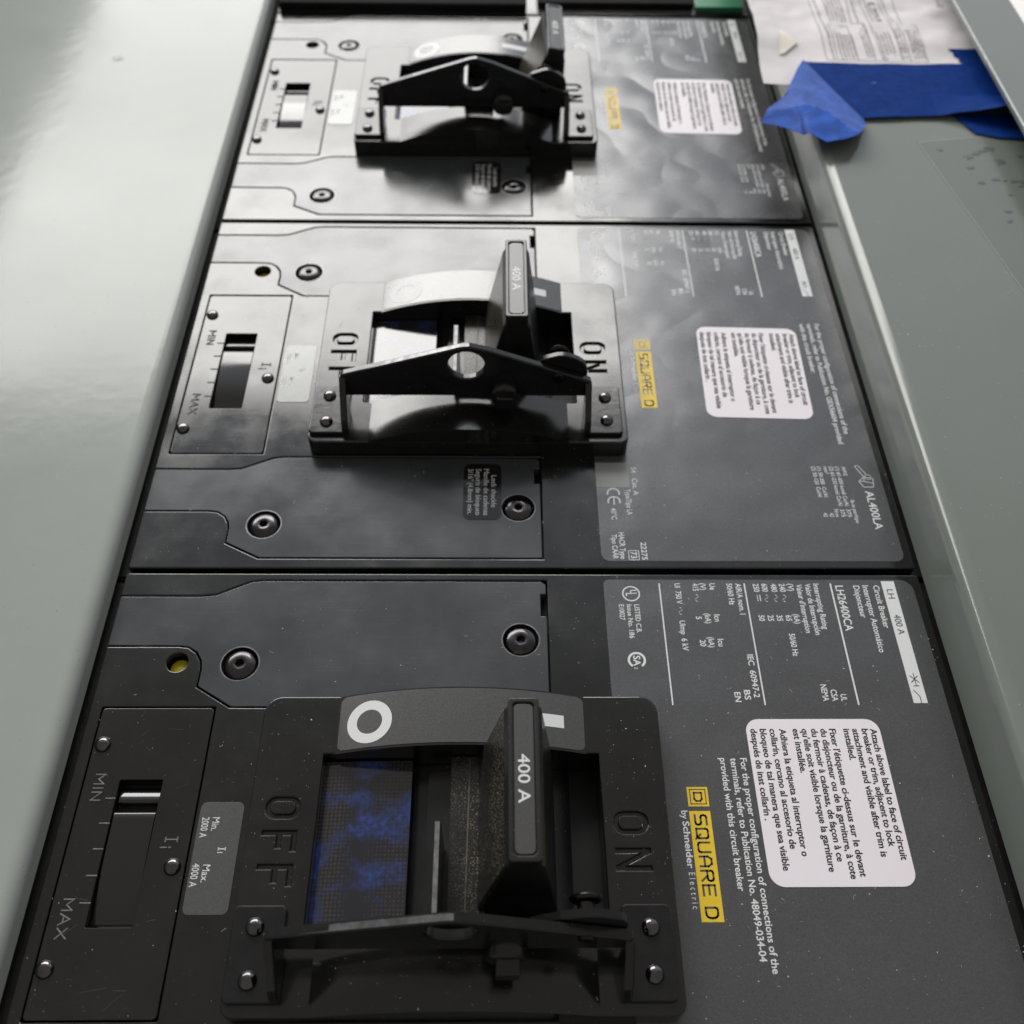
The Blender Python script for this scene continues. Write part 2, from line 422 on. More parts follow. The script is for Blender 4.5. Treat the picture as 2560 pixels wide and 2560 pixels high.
# right grey trim: lip wall, rounded fold, flat top
b = MB()
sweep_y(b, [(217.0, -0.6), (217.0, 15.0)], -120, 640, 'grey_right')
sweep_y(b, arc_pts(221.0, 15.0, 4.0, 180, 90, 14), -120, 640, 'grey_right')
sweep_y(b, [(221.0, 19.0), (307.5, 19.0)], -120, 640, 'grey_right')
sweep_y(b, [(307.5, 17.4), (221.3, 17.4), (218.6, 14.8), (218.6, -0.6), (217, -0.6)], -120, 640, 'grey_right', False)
o = b.build('trim_panel')
tag(o, 'grey painted trim right of the breakers with a bright line along its fold', 'panel')

# raised rim of the enclosure at the far right
b = MB()
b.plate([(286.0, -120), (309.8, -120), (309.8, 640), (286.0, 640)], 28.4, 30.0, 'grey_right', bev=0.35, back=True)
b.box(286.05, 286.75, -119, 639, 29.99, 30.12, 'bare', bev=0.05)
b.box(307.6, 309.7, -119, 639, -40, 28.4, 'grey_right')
for yy in (462,): b.lathe([(1.9, 30.0), (1.9, 30.6), (1.4, 31.0), (0, 31.1)], 'screw', c=(299, yy, 0))
o = b.build('enclosure_rim')
tag(o, 'raised grey steel rim with a shiny cut edge beyond the blue tape', 'rim')

# ------------------------------------------------------------------ circuit breaker, parts in its own millimetre frame
BZ = 6.3                                             # top of the handle frame
AC, AR = -70.0, 81.8                                 # axis height and radius of the handle arc
def arcz(x): return AC+math.sqrt(max(0.01, AR*AR-(x-92.0)**2))

top_edge_A = [(0.3, 144.35), (21.5, 144.3), (25.6, 144.75), (30.0, 146.9), (34.4, 148.9), (37.5, 149.3), (112.4, 149.1)]
low_edge_A = [(113.5, 112.1), (34.6, 112.4), (25.5, 118.0), (25.6, 122.6), (25.1, 125.3), (23.6, 127.7), (21.2, 129.2), (18.6, 129.55), (0.3, 129.65)]
top_edge_B = [(0.3, 35.75), (22.0, 35.65), (25.6, 36.0), (30.0, 38.0), (34.4, 40.0), (37.5, 40.45), (111.9, 40.35)]
low_edge_B = [(112.8, 4.6), (35.0, 4.75), (25.3, 9.8), (25.3, 14.6), (24.8, 16.8), (23.4, 19.0), (21.2, 20.5), (18.8, 20.85), (0.3, 20.9)]
plate_A = top_edge_A+[(113.5, 148.1), (113.5, 145.2), (112.0, 145.2), (112.0, 138.3), (113.5, 138.3)]+low_edge_A
plate_B = top_edge_B+[(112.8, 39.4), (112.8, 36.4), (111.2, 36.4), (111.2, 30.8), (112.8, 30.8)]+low_edge_B
G = 0.38                                             # seam width
def grow(p, d): return inset(ccw(p), -d)
def seam(p):                                         # the seam line run from right to left or left to right
    return p

def frame_outline(): return fillet([(44.8, 41.2, 2.6), (139.0, 41.2, 2.6), (139.2, 112.0, 4.2), (44.6, 112.0, 4.2)], 7)

SCREWS_A = [(35.0, 124.3), (106.6, 131.2)]
SCREWS_B = [(34.8, 15.9), (106.4, 21.9)]

def make_case(root):
    b = MB()
    b.box(-6, 222, 1.2, 151.8, -38, -4.5, 'ledge', bev=0.3)
    # raised face with the two cover-plate bays and the setting-plate bay left open
    face = [(0, 151.9, 0.8), (215.4, 151.4, 1.2), (215.4, 1.1, 0.6), (0, 1.2, 0.5)]
    up = [(x, y) for x, y in low_edge_B[::-1]]; up = [(0.0, 20.9-G)]+[(x-0.25 if 24 < x < 36 else x, y-G) for x, y in up[1:-1]]+[(112.8+G, 4.6-G)]
    tb = [(112.8+G, 40.4+G)]+[(x-0.1, y+G) for x, y in top_edge_B[::-1][1:-1]]+[(0.0, 35.75+G)]
    la = [(0.0, 129.65-G)]+[(x+0.0 if y > 129 else x-0.33, y-G*0.7) for x, y in low_edge_A[::-1][1:-1]]+[(113.5+G, 112.1-G)]
    ta = [(113.5+G, 149.2+G)]+[(x-0.1, y+G) for x, y in top_edge_A[::-1][1:-1]]+[(0.0, 144.35+G)]
    poly = fillet(face[:1])+fillet(face)[6:12] if False else None
    outer = [(0.0, 151.3), (0.2, 151.75), (0.8, 151.9), (214.4, 151.5), (215.2, 151.1), (215.4, 150.2), (215.4, 1.6), (215.1, 1.2), (0.4, 1.15), (0.0, 1.6)]
    outer = outer[::-1]+[]
    outer = ccw([(0.4, 1.15), (215.1, 1.2), (215.4, 1.6), (215.4, 150.2), (215.2, 151.1), (214.4, 151.5), (0.8, 151.9), (0.2, 151.75), (0.0, 151.3)]
                + ta[::-1] + la[::-1] + tb[::-1] + up[::-1] + [(0.0, 1.6)])
    holes = [rrect(3.0, 41.85, 30.95, 112.35, 0.3, 2), circle(19.0, 124.75, 2.65, 30), rrect(56.5, 50, 128, 101, 1)]
    b.plate(outer, -4.5, 0.0, 'case', holes, bev=0.38)
    b.flat(rrect(55, 49, 130, 102), -4.4, 'void')
    b.lathe([(2.65, -4.4), (0, -4.4)], 'void', c=(19.0, 124.75, 0))
    return b.build('case', root)

def make_cover(root, outline, screws):
    b = MB()
    b.plate(outline, -3.0, 0.02, 'plate', [circle(x, y, 4.75, 36) for x, y in screws], bev=0.16)
    for x, y in screws:
        b.lathe([(4.75, -0.15), (4.55, -1.4), (0, -1.4)], 'void', n=36, c=(x, y, 0))
        b.ring(x, y, 4.72, 5.05, 0.045, 'edge', 40)
    p = b.build('cover_plate', root)
    for x, y in screws:
        s = MB()
        s.lathe([(4.25, -1.3), (4.25, -0.75), (4.05, -0.35), (3.5, 0.05), (2.8, 0.30), (2.1, 0.40), (1.75, 0.42)], 'screw', n=36, c=(x, y, 0), cap=False)
        hexa = lambda k, r: (r*math.cos(math.pi/3*k+0.3), r*math.sin(math.pi/3*k+0.3))
        vs = []; fs = []; n = 36
        for i in range(n):
            t = 2*math.pi*i/n; vs.append((x+1.75*math.cos(t), y+1.75*math.sin(t), 0.42))
        for i in range(n):
            t = 2*math.pi*i/n; ph = (t-0.3) % (math.pi/3)-math.pi/6
            r = 1.28/math.cos(ph)*math.cos(math.pi/6); vs.append((x+r*math.cos(t), y+r*math.sin(t), 0.36))
        for i in range(n): vs.append((vs[n+i][0], vs[n+i][1], -1.2))
        for i in range(n):
            j = (i+1) % n; fs += [(i, j, n+j, n+i), (n+i, n+j, 2*n+j, 2*n+i)]
        fs.append(tuple(range(2*n, 3*n)))
        s.add(vs, fs, 'screw')
        s.build('screw', p, (x, y, 0))
    return p

def dome(b, x, y, z, r, h, m, n=26):
    b.lathe([(r, z), (r*0.99, z+h*0.25), (r*0.90, z+h*0.55), (r*0.70, z+h*0.82), (r*0.40, z+h*0.96), (0.0, z+h)], m, n, (x, y, 0), cap=False)

def make_setting(root):
    b = MB()
    b.plate(rrect(3.3, 42.2, 30.65, 112.0, 0.9, 4), -3.5, -0.08, 'setting', [rrect(11.6, 60.3, 21.7, 93.6, 0.3, 2)], bev=0.18)
    b.flat(rrect(10.5, 59, 23, 95), -3.4, 'void')
    for y in (89.0, 83.1, 77.2, 71.3, 65.4): b.ridge([(9.4, y), (11.5, y)], 0.40, 0.24, -0.1, 'bead')
    def letters(word, xb, y0, cap, w, gap):
        y = y0
        for ch in word:
            wd = {'I': 0.0, 'M': 1.0, 'N': 0.82, 'A': 0.95, 'X': 0.9}[ch]*w
            for st in {'M': [[(0, 0), (0, 1), (.5, .35), (1, 1), (1, 0)]], 'I': [[(0, 0), (0, 1)]], 'N': [[(0, 0), (0, 1), (1, 0), (1, 1)]], 'A': [[(0, 0), (.5, 1), (1, 0)], [(.2, .36), (.8, .36)]], 'X': [[(0, 0), (1, 1)], [(0, 1), (1, 0)]]}[ch]:
                b.ridge([(xb+q*cap, y-p*wd) for p, q in st], 0.40, 0.26, -0.1, 'bead')
            y -= wd+gap
    letters('MIN', 5.9, 94.8, 2.2, 2.35, 1.0); letters('MAX', 5.8, 66.2, 2.2, 2.35, 0.75)
    R_ = lambda pts: b.ridge(pts, 0.40, 0.26, -0.1, 'bead')
    R_([(25.2, 79.3), (27.9, 79.3)]); R_([(25.2, 78.8), (25.2, 79.8)]); R_([(27.9, 78.8), (27.9, 79.8)]); R_([(24.4, 77.5), (25.7, 77.5)]); R_([(26.3, 77.5), (26.6, 77.5)])
    p = b.build('setting_plate', root)
    s = MB()
    def dome_block(prof):
        n = len(prof)
        s.add([(11.95, y, z) for y, z in prof]+[(21.4, y, z) for y, z in prof], [(i, n+i, n+i+1, i+1) for i in range(n-1)], 'slider', True)
        for x, fl in ((11.95, True), (21.4, False)):
            f = tuple(range(n)); s.add([(x, y, z) for y, z in prof], [f if fl else f[::-1]], 'slider')
    dome_block([(60.5, -8)]+[(60.5+25.0*i/20, -0.55-2.7*(1-i/20)**2.8) for i in range(21)]+[(85.9, -0.7), (86.25, -1.1), (86.35, -1.6), (86.35, -8)])
    dome_block([(88.4, -8), (88.4, -1.6), (88.6, -1.35), (89.2, -1.3), (90.2, -1.5), (91.3, -1.85), (92.4, -2.35), (92.4, -8)])
    s.build('slider', p, (16.7, 74, 0))
    for x, y in ((5.5, 102.4), (27.9, 73.2), (5.3, 51.9)):
        r = MB(); dome(r, x, y, -0.08, 1.95, 1.25, 'nickel'); r.build('rivet', p, (x, y, 0))
    return p

def make_amp(root):
    b = MB(); z = 0.16
    b.plate(rrect(31.9, 62.8, 41.9, 88.0, 1.4), 0.0, 0.12, 'amp', bev=0.04)
    for s, xb, y0, y1, c in (('Min.', 35.1, 84.4, 81.3, 1.6), ('2000 A', 32.7, 84.4, 79.7, 1.6), ('Max.', 34.8, 73.6, 69.7, 1.6), ('4000 A', 32.4, 73.9, 68.7, 1.6)): b.text(s, xb, y0, y1, c, z, 'print', 0.006)
    b.box(37.4, 39.2, 77.0, 77.25, z, z+0.01, 'print'); b.box(37.4, 38.6, 76.2, 76.4, z, z+0.01, 'print')
    b.box(37.4, 37.6, 76.75, 77.5, z, z+0.01, 'print'); b.box(39.0, 39.2, 76.75, 77.5, z, z+0.01, 'print')
    return b.build('amp_sticker', root)

def make_frame(root):
    b = MB()
    sw, h = 0.92, 7.6
    def groove(ch, xb, y0, w):
        if ch == 'O': return [ccw(rrect(xb, y0-w, xb+h, y0, 2.35, 8)), cw(rrect(xb+sw, y0-w+sw, xb+h-sw, y0-sw, 1.5, 8))]
        P = {'F': [(0, 0), (0, h), (w, h), (w, h-sw), (sw, h-sw), (sw, h*.5+sw*.5), (w*.85, h*.5+sw*.5), (w*.85, h*.5-sw*.5), (sw, h*.5-sw*.5), (sw, 0)],
             'N': [(0, 0), (0, h), (sw, h), (w-sw, sw*2.0), (w-sw, h), (w, h), (w, 0), (w-sw, 0), (sw, h-sw*2.0), (sw, 0)]}[ch]
        return [ccw([(xb+q, y0-p) for p, q in P])]
    off = groove('O', 48.35, 86.9, 4.9)+groove('F', 48.35, 79.2, 4.5)+groove('F', 48.35, 71.7, 4.5)
    on = groove('O', 126.75, 83.3, 5.0)+groove('N', 126.75, 75.0, 4.8)
    holes = [rrect(60.0, 57.0, 124.3, 97.2, 0.3, 2)]; islands = []
    for lp in off+on:
        if area2(lp) > 0: holes.append(lp)
        else: islands.append(lp)
    b.plate(frame_outline(), 0.0, BZ, 'frame', holes, bev=0.45)
    for lp in islands: b.plate(lp, BZ-1.0, BZ, 'frame', bev=0.3)
    b.flat(rrect(47, 65, 58, 89), BZ-0.75, 'frame'); b.flat(rrect(125, 69, 136, 85), BZ-0.75, 'frame')
    # deep well around the handle
    b.plate(rrect(59.9, 56.9, 124.4, 97.3, 0.3, 2), -14, -13.9, 'void')
    for q in ([(60.0, 57.0), (60.0, 97.2)], [(60.0, 97.2), (124.3, 97.2)], [(124.3, 97.2), (124.3, 57.0)], [(124.3, 57.0), (60.0, 57.0)]):
        (ax, ay), (bx, by) = q
        b.add([(ax, ay, -14), (bx, by, -14), (bx, by, 0.1), (ax, ay, 0.1)], [(0, 1, 2, 3)], 'frame')
    # arched bridges on the far and the near side of the well
    X = [62.6+(121.4-62.6)*i/36 for i in range(37)]
    for y0, y1 in ((97.0, 111.7), (41.25, 57.2)):
        n = len(X)
        b.quads([(x, y0) for x in X], [(x, y1) for x in X], 'frame', arcz)
        for yy, fl in ((y0, True), (y1, False)):
            vs = [(x, yy, arcz(x)) for x in X]+[(x, yy, 1.0) for x in X]
            b.add(vs, [((n+i, n+i+1, i+1, i) if fl else (i, i+1, n+i+1, n+i)) for i in range(n-1)], 'frame')
    p = b.build('handle_frame', root)
    s = MB()
    def zs(d): return lambda x: arcz(x)+d
    x0, x1, ya, yb, r = 63.0, 121.2, 97.6, 111.3, 1.6
    Xs = [x0+r*(1-math.cos(math.pi/2*i/5)) for i in range(6)]+[x0+r+(x1-x0-2*r)*i/30 for i in range(1, 30)]+[x1-r*(1-math.cos(math.pi/2*i/5)) for i in range(5, -1, -1)]
    def yin(x):
        d = min(x-x0, x1-x)
        return 0.0 if d >= r else r-math.sqrt(max(0, r*r-(r-d)**2))
    A = [(x, ya+yin(x)) for x in Xs]; B = [(x, yb-yin(x)) for x in Xs]
    s.quads(A, B, 'strip', zs(0.14))
    n = len(A)
    for E_ in (A, B):
        vs = [(x, y, arcz(x)+0.14) for x, y in E_]+[(x, y, arcz(x)) for x, y in E_]
        s.add(vs, [((n+i, n+i+1, i+1, i) if E_ is A else (i, i+1, n+i+1, n+i)) for i in range(n-1)], 'strip')
    s.quads(circle(70.4, 104.0, 3.05, 40), circle(70.4, 104.0, 5.4, 40)[:], 'print', zs(0.19), closed=True)
    XI = [101.9+14.4*i/8 for i in range(9)]
    s.quads([(x, 102.6) for x in XI], [(x, 105.8) for x in XI], 'print', zs(0.19))
    s.build('position_label', p)
    return p

def make_shutter(root):
    b = MB()
    def shell(R, xa, xb, ya, yb, m, n=24, edge=None):
        X = [xa+(xb-xa)*i/n for i in range(n+1)]; zf = lambda x: AC+math.sqrt(R*R-(x-92)**2)
        b.quads([(x, ya) for x in X], [(x, yb) for x in X], m, zf)
        if edge:
            z = zf(xb); b.add([(xb, ya, z), (xb, ya, z-edge), (xb, yb, z-edge), (xb, yb, z)], [(0, 1, 2, 3)], m)
    shell(70.5, 60.1, 124.2, 57.1, 97.1, 'shutter')
    shell(72.2, 84.5, 90.0, 57.1, 94.5, 'shutter')
    sh = b.build('shutter', root)
    b = MB()
    X = [60.05+20.65*i/12 for i in range(13)]; zf = lambda x: 2.6+(x-60)*0.09-0.0024*(x-60)**2
    b.quads([(x, 57.1) for x in X], [(x, 96.6) for x in X], 'film', zf)
    b.add([(80.7, 57.1, zf(80.7)), (80.7, 57.1, 0.6), (80.7, 96.6, 0.6), (80.7, 96.6, zf(80.7))], [(0, 1, 2, 3)], 'film')
    b.build('film', root)
    b = MB()
    b.plate([(56.8, 1.0), (76.6, 1.0), (76.6, 19.6), (56.8, 19.6)], 87.2, 88.7, 'shutter', bev=0.25, xf=SIDE, back=True)
    b.add([(87.45, 57.2, 19.63), (88.45, 57.2, 19.63), (88.45, 76.3, 19.63), (87.45, 76.3, 19.63)], [(0, 1, 2, 3)], 'fin')
    b.box(88.7, 99.0, 56.9, 58.0, 1.0, 15.5, 'shutter', bev=0.2)
    b.build('fin', root)

PIV = (92.0, 80.0, AC)
def make_handle(root):
    b = MB()
    lev = [(3.0, 95.9, 113.6, 62.0, 97.0), (12.0, 97.5, 112.6, 62.2, 97.0), (31.0, 101.9, 110.0, 62.7, 97.0), (33.0, 102.9, 109.1, 62.8, 97.0)]
    P = [fillet([(x0, y0, 0.7), (x1, y0, 0.7), (x1, y1, 0.7), (x0, y1, 0.7)], 3) for z, x0, x1, y0, y1 in lev]
    n = len(P[0]); vs = [(x, y, l[0]) for l, p in zip(lev, P) for x, y in p]
    fs = [(k*n+i, k*n+(i+1) % n, (k+1)*n+(i+1) % n, (k+1)*n+i) for k in range(3) for i in range(n)]
    # the dusty flank faces left, the other sides are clean
    left = [f for f in fs if all(vs[i][0] < 103.2 for i in f) and abs(vs[f[0]][1]-vs[f[1]][1]) > 5 and max(vs[i][2] for i in f) < 32]
    b.add(vs, left, 'handle'); b.add(vs, [f for f in fs if f not in left], 'handle_clean')
    # curved dusty skirt at the foot of the handle
    X = [89.9+8.0*i/8 for i in range(9)]; zf = lambda x: AC+math.sqrt(75.6**2-(x-92)**2)
    b.quads([(x, 57.4) for x in X], [(x, 96.7) for x in X], 'handle', zf)
    b.add([(89.9, 57.4, zf(89.9)), (89.9, 57.4, 0), (89.9, 96.7, 0), (89.9, 96.7, zf(89.9))], [(0, 1, 2, 3)], 'handle')
    b.stroke([(93.6, 58.5), (94.2, 96.0)], 0.35, 5.75, 'handle_seam')
    b.plate(rrect(102.7, 62.7, 109.2, 97.0, 0.8), 32.8, 35.6, 'handle_clean', [rrect(103.75, 63.9, 108.15, 95.9, 0.9)], bev=0.3)
    b.flat(rrect(103.6, 63.7, 108.3, 96.1), 35.0, 'handle_clean')
    b.plate(rrect(103.95, 64.2, 107.95, 95.6, 1.1), 35.0, 35.35, 'cap_label', bev=0.08)
    b.text('400 A', 104.75, 84.5, 74.2, 2.35, 35.38, 'print', 0.01)
    return b.build('toggle_handle', root, PIV)

def make_hasp(root):
    y0, y1 = 52.2, 54.2
    b = MB()
    out = fillet([(55.2, 14.2, 0.0), (127.6, 14.2, 0.0), (127.6, 20.2, 1.6), (98.0, 32.0, 4), (92.0, 33.7, 3), (86.0, 32.0, 4), (55.2, 22.4, 1.6)], 6)
    b.plate(out, -y1, -y0, 'hasp', [circle(91.6, 26.4, 5.25, 36)], bev=0.5, xf=FRONT, back=True)
    for x0, x1, hz in ((55.0, 56.9, 21.6), (125.9, 127.8, 19.6)):
        b.plate(fillet([(53.7, hz, 0.6), (52.0, hz, 1), (45.0, 11.5, 2.5), (43.9, 8.5, 0.5), (43.9, 6.4), (52.6, 6.4), (53.0, 10.0, 1.5), (53.7, 14.2)], 4), x0, x1, 'hasp', bev=0.5, xf=SIDE, back=True)
    b.plate(rrect(45.1, 43.7, 56.2, 62.7, 1.3), BZ+0.02, BZ+1.35, 'hasp', bev=0.35)
    b.plate(rrect(126.8, 43.7, 137.4, 62.7, 1.3), BZ+0.02, BZ+1.35, 'hasp', bev=0.35)
    # worn bare metal on the upper edge of the plate
    e = [(57.5, 22.95), (86.3, 32.05), (90.0, 33.25), (92.5, 33.55)]
    for (ax, az), (bx, bz) in zip(e, e[1:]):
        b.add([(ax, y0+0.35, az+0.12), (bx, y0+0.35, bz+0.12), (bx, y1-0.35, bz+0.12), (ax, y1-0.35, az+0.12)], [(0, 1, 2, 3)], 'edge')
    p = b.build('hasp', root, (92, 53, BZ))
    for x, y in ((50.0, 58.3), (50.0, 47.9), (132.8, 57.9), (132.8, 48.7)):
        r = MB(); dome(r, x, y, BZ+1.3, 1.95, 1.4, 'nickel'); r.build('rivet', p, (x, y, BZ+1.3))
    r = MB(); r.lathe([(1.75, 0), (1.75, 0.35), (1.5, 0.55), (0, 0.6)], 'brass', 22, (118.0, y0, 22.0), 'y'); r.build('pin', p, (118.0, y0, 22.0))
    l = MB()
    l.plate(fillet([(106, 15.5, 2), (112, 15.0, 1), (119, 13.6, 3), (126.4, 16.0, 6), (126.4, 25.5, 6), (119.0, 28.6, 6), (113, 26.6, 3), (106.5, 21.5, 3)], 6), -56.2, -54.5, 'hasp', bev=0.3, xf=FRONT, back=True)
    l.lathe([(3.2, 0), (3.4, 0.4), (2.8, 1.0), (1.4, 1.4), (0, 1.45)], 'brass', 26, (118.0, 59.2, 24.8), 'y')
    l.lathe([(3.2, 1.6), (1.8, 1.6), (1.8, 4.8)], 'screw', 20, (118.0, 60.8, 24.8), 'y', cap=False)
    l.lathe([(3.2, 0.0), (0, 0.0)], 'screw', 20, (118.0, 59.2, 24.8), 'y', cap=False)
    l.build('lock_lever', p, (118, 55, 24))
    s = MB()
    s.lathe([(4.3, 0), (4.3, 2.4), (3.7, 3.0), (0, 3.1)], 'hasp', 8, (102.4, y0, 16.6), 'y')
    s.box(100.2, 105.0, 46.2, 49.6, 15.0, 19.2, 'hasp', bev=0.35, r=0.3)
    s.build('bolt', p, (102.4, y0, 16.6))
    return p

def make_shackle_sticker(root):
    b = MB(); z = 0.15
    b.plate(rrect(90.6, 17.6, 101.6, 38.1, 2.2), 0.02, 0.12, 'black_sticker', bev=0.04)
    for s, xb, y0, y1 in (('Lock shackle', 98.7, 33.7, 22.0), ('Manille de cadenas', 96.5, 36.1, 19.2), ('Seguro de bloqueo', 94.2, 36.1, 19.2), ('3/16" (4.8mm) min.', 91.9, 36.1, 19.5)): b.text(s, xb, y0, y1, 1.5, z, 'print')
    return b.build('shackle_sticker', root)

ST = (182.0, 77.0, 0.0)
def make_warning(root):
    b = MB(); z = 0.27
    cx, cy, _ = ST
    b.plate(rrect(cx-16.5, cy-20.25, cx+16.5, cy+20.25, 3.3, 8), 0.10, 0.23, 'sticker', bev=0.04)
    ox, oy = cx-178.05, cy-88.45
    for s, xb, y1 in (('Attach above label to face of circuit', 192.1, 74.1), ('breaker or trim, adjacent to lock', 190.0, 77.1), ('attachment and visible after trim is', 187.7, 74.8), ('installed.', 185.5, 98.0),
                      ("Fixer l'\u00e9tiquette ci-dessus sur le devant", 182.0, 70.4), ('du disjoncteur ou de la garniture, \u00e0 cote', 179.8, 69.9), ('du fermoir \u00e0 cadenas, de fa\u00e7on \u00e0 ce', 177.5, 73.8), ("qu'elle soit visible lorsque la garniture", 175.2, 71.5), ('est install\u00e9e.', 173.0, 94.8),
                      ('Adhiera la etiqueta al interruptor o', 169.7, 75.0), ('collar\u00edn, cercano al accesorio de', 167.3, 76.7), ('bloqueo de tal manera que sea visible', 164.9, 71.8), ('despu\u00e9s de inst collar\u00edn .', 162.6, 83.3)):
        b.text(s, xb+ox, 106.1+oy, y1+oy, 1.55, z, 'ink', 0.022)
    return b.build('warning_sticker', root, ST)

def square_letters(b, word, xb, y0, y1, cap, w, z, m):
    """blocky logo lettering drawn with strokes; unit box 0..1, right = reading direction"""
    D = {'S': [[(1, 1), (0, 1), (0, .5), (1, .5), (1, 0), (0, 0)]], 'Q': [[(0, 0), (1, 0), (1, 1), (0, 1), (0, 0)], [(.6, .3), (1.05, -.1)]], 'U': [[(0, 1), (0, 0), (1, 0), (1, 1)]],
         'A': [[(0, 0), (0, .7), (.25, 1), (.75, 1), (1, .7), (1, 0)], [(0, .4), (1, .4)]], 'R': [[(0, 0), (0, 1), (1, 1), (1, .5), (0, .5)], [(.5, .5), (1, 0)]], 'E': [[(1, 1), (0, 1), (0, 0), (1, 0)], [(0, .5), (.9, .5)]], 'D': [[(0, 0), (0, 1), (.75, 1), (1, .75), (1, .25), (.75, 0), (0, 0)]]}
    adv = {' ': 0.75}; tot = sum(adv.get(c, 1.45) for c in word)-0.45; k = (y0-y1)/tot; cur = 0
    for c in word:
        for st in D.get(c, []):
            pts = [Vector((xb+q*cap, y0-(cur+p)*k)) for p, q in st]; out = [pts[0]]
            for a_, b_, c_ in zip(pts, pts[1:], pts[2:]):   # softened corners
                e1 = min(0.5, (b_-a_).length*0.4); e2 = min(0.5, (c_-b_).length*0.4)
                if c in 'SQURD': out += [b_+(a_-b_).normalized()*e1, b_+((a_-b_).normalized()*e1+(c_-b_).normalized()*e2)*0.29, b_+(c_-b_).normalized()*e2]
                else: out.append(b_)
            b.stroke([tuple(v) for v in out]+[tuple(pts[-1])], w, z, m)
        cur += adv.get(c, 1.45)

def tilde(b, xb, y, z):
    b.stroke([(xb+0.75+0.55*math.sin(i*math.pi/4), y-0.26*i) for i in range(9)], 0.22, z, 'print')

def make_rating(root, near):
    b = MB(); z = 0.13
    hole_cut = [(129.2, 3.5, 2.5), (213.2, 3.5, 2.5), (213.2, 149.8, 3.5), (129.2, 149.8, 1.6)]
    b.plate(fillet(hole_cut, 6), 0.0, 0.10, 'label', bev=0.04)
    T = lambda s, xb, y0, y1, c=1.5, bo=0.014: b.text(s, xb, y0, y1, c, z, 'print', bo)
    T('LISTED C.B.', 137.0, 141.9, 133.2, 1.3, 0.012); T('Issue No. 186', 135.0, 141.9, 131.6, 1.3, 0.012); T('E10027', 132.9, 141.9, 137.1, 1.3, 0.012)
    b.ring(136.4, 145.3, 2.05, 2.42, z, 'print'); T('U', 136.2, 146.5, 145.3, 1.7, 0.02); T('L', 135.0, 145.5, 144.5, 1.7, 0.02)
    b.ring(136.3, 125.2, 1.75, 2.35, z, 'print', a0=-55, a1=235); b.text('SA', 135.45, 126.5, 123.5, 1.75, z, 'print', 0.02); b.text('2', 135.5, 123.2, 122.6, 0.9, z, 'print')
    for x, w in ((190.8, 0.42), (167.35, 0.36), (144.25, 0.36)): b.box(x-w/2, x+w/2, 112.55, 148.6, z-0.01, z+0.003, 'print')
    T('Ui  750 V', 148.4, 148.6, 142.1); tilde(b, 148.4, 140.9, z); T('Uimp  6 kV', 148.5, 136.9, 127.9)
    T('415', 153.2, 148.6, 146.2); tilde(b, 153.2, 145.0, z); T('(V)', 155.3, 148.6, 146.5); T('Ue', 157.85, 148.6, 146.5)
    T('5', 153.0, 138.2, 137.3); T('(kA)', 155.4, 139.1, 136.1); T('Icn', 157.9, 138.8, 136.6)
    T('20', 153.2, 131.1, 129.2); T('(kA)', 155.4, 131.9, 128.9); T('Icu', 157.9, 131.4, 129.2)
    T('50/60 Hz', 162.5, 148.6, 141.8); T('AIR/A nom. I', 164.9, 148.6, 138.8)
    for s, xb in (('250', 169.7), ('600', 172.0), ('480', 174.5), ('240', 176.8)):
        T(s, xb, 148.5, 145.9)
        if s != '250': tilde(b, xb, 144.9, z)
    b.box(170.9, 171.15, 143.0, 144.9, z, z+0.01, 'print')
    for k in range(3): b.box(170.2, 170.45, 144.4-0.7*k, 144.85-0.7*k, z, z+0.01, 'print')
    for s, xb in (('50', 169.7), ('25', 172.1), ('35', 174.5), ('65', 176.9)): T(s, xb, 138.6, 136.8)
    T('(V)', 179.1, 148.5, 146.2); T('(kA)', 179.0, 138.9, 136.0); T('50/60 Hz', 176.8, 133.0, 126.3)
    T('IEC  60947-2', 164.9, 126.8, 114.6); T('BS', 162.55, 116.7, 114.0); T('EN', 160.05, 116.1, 113.4)
    T("Valeur d'interruption", 181.4, 148.3, 133.2); T('Valor de Interrupci\u00f3n', 183.8, 148.5, 132.6); T('Interrupting Rating', 186.1, 148.5, 134.3)
    T('LH26400CA', 192.0, 147.9, 133.8, 2.1); T('Disjoncteur', 196.9, 147.9, 137.8, 1.6); T('Interruptor Autom\u00e1tico', 199.4, 148.0, 127.4, 1.6); T('Circuit Breaker', 202.3, 148.0, 134.7, 1.6)
    b.box(204.75, 208.3, 113.05, 149.35, z-0.01, z+0.003, 'print')
    b.text('LH', 205.7, 146.7, 143.8, 1.75, z+0.03, 'ink'); b.text('400 A', 205.7, 138.8, 132.7, 1.75, z+0.03, 'ink')
    K = lambda pts: b.stroke(pts, 0.2, z+0.03, 'ink')
    K([(206.6, 121.3), (206.6, 117.9)]); K([(205.6, 120.6), (207.5, 118.8)]); K([(207.5, 120.6), (205.6, 118.8)]); K([(205.9, 117.8), (207.2, 117.8)]); K([(205.6, 116.6), (206.7, 114.9), (206.7, 113.1)])
    T('UL', 186.7, 115.5, 113.6); T('CSA', 184.45, 116.8, 113.6); T('NEMA', 182.15, 118.2, 113.6)
    if near:
        T('For the proper configuration of connections of the', 158.95, 98.6, 50.3, 1.55); T('terminals, refer to Publication No. 48049-034-04', 156.6, 98.6, 52.7, 1.55); T('provided with this circuit breaker', 154.05, 98.6, 67.4, 1.55)
    else:
        T('For the proper configuration of connections of the', 206.0, 99.2, 50.3, 1.55); T('terminals, refer to Publication No. GEX56604 provided', 203.5, 99.2, 46.3, 1.55); T('with this circuit breaker.', 200.95, 99.2, 76.2, 1.55)
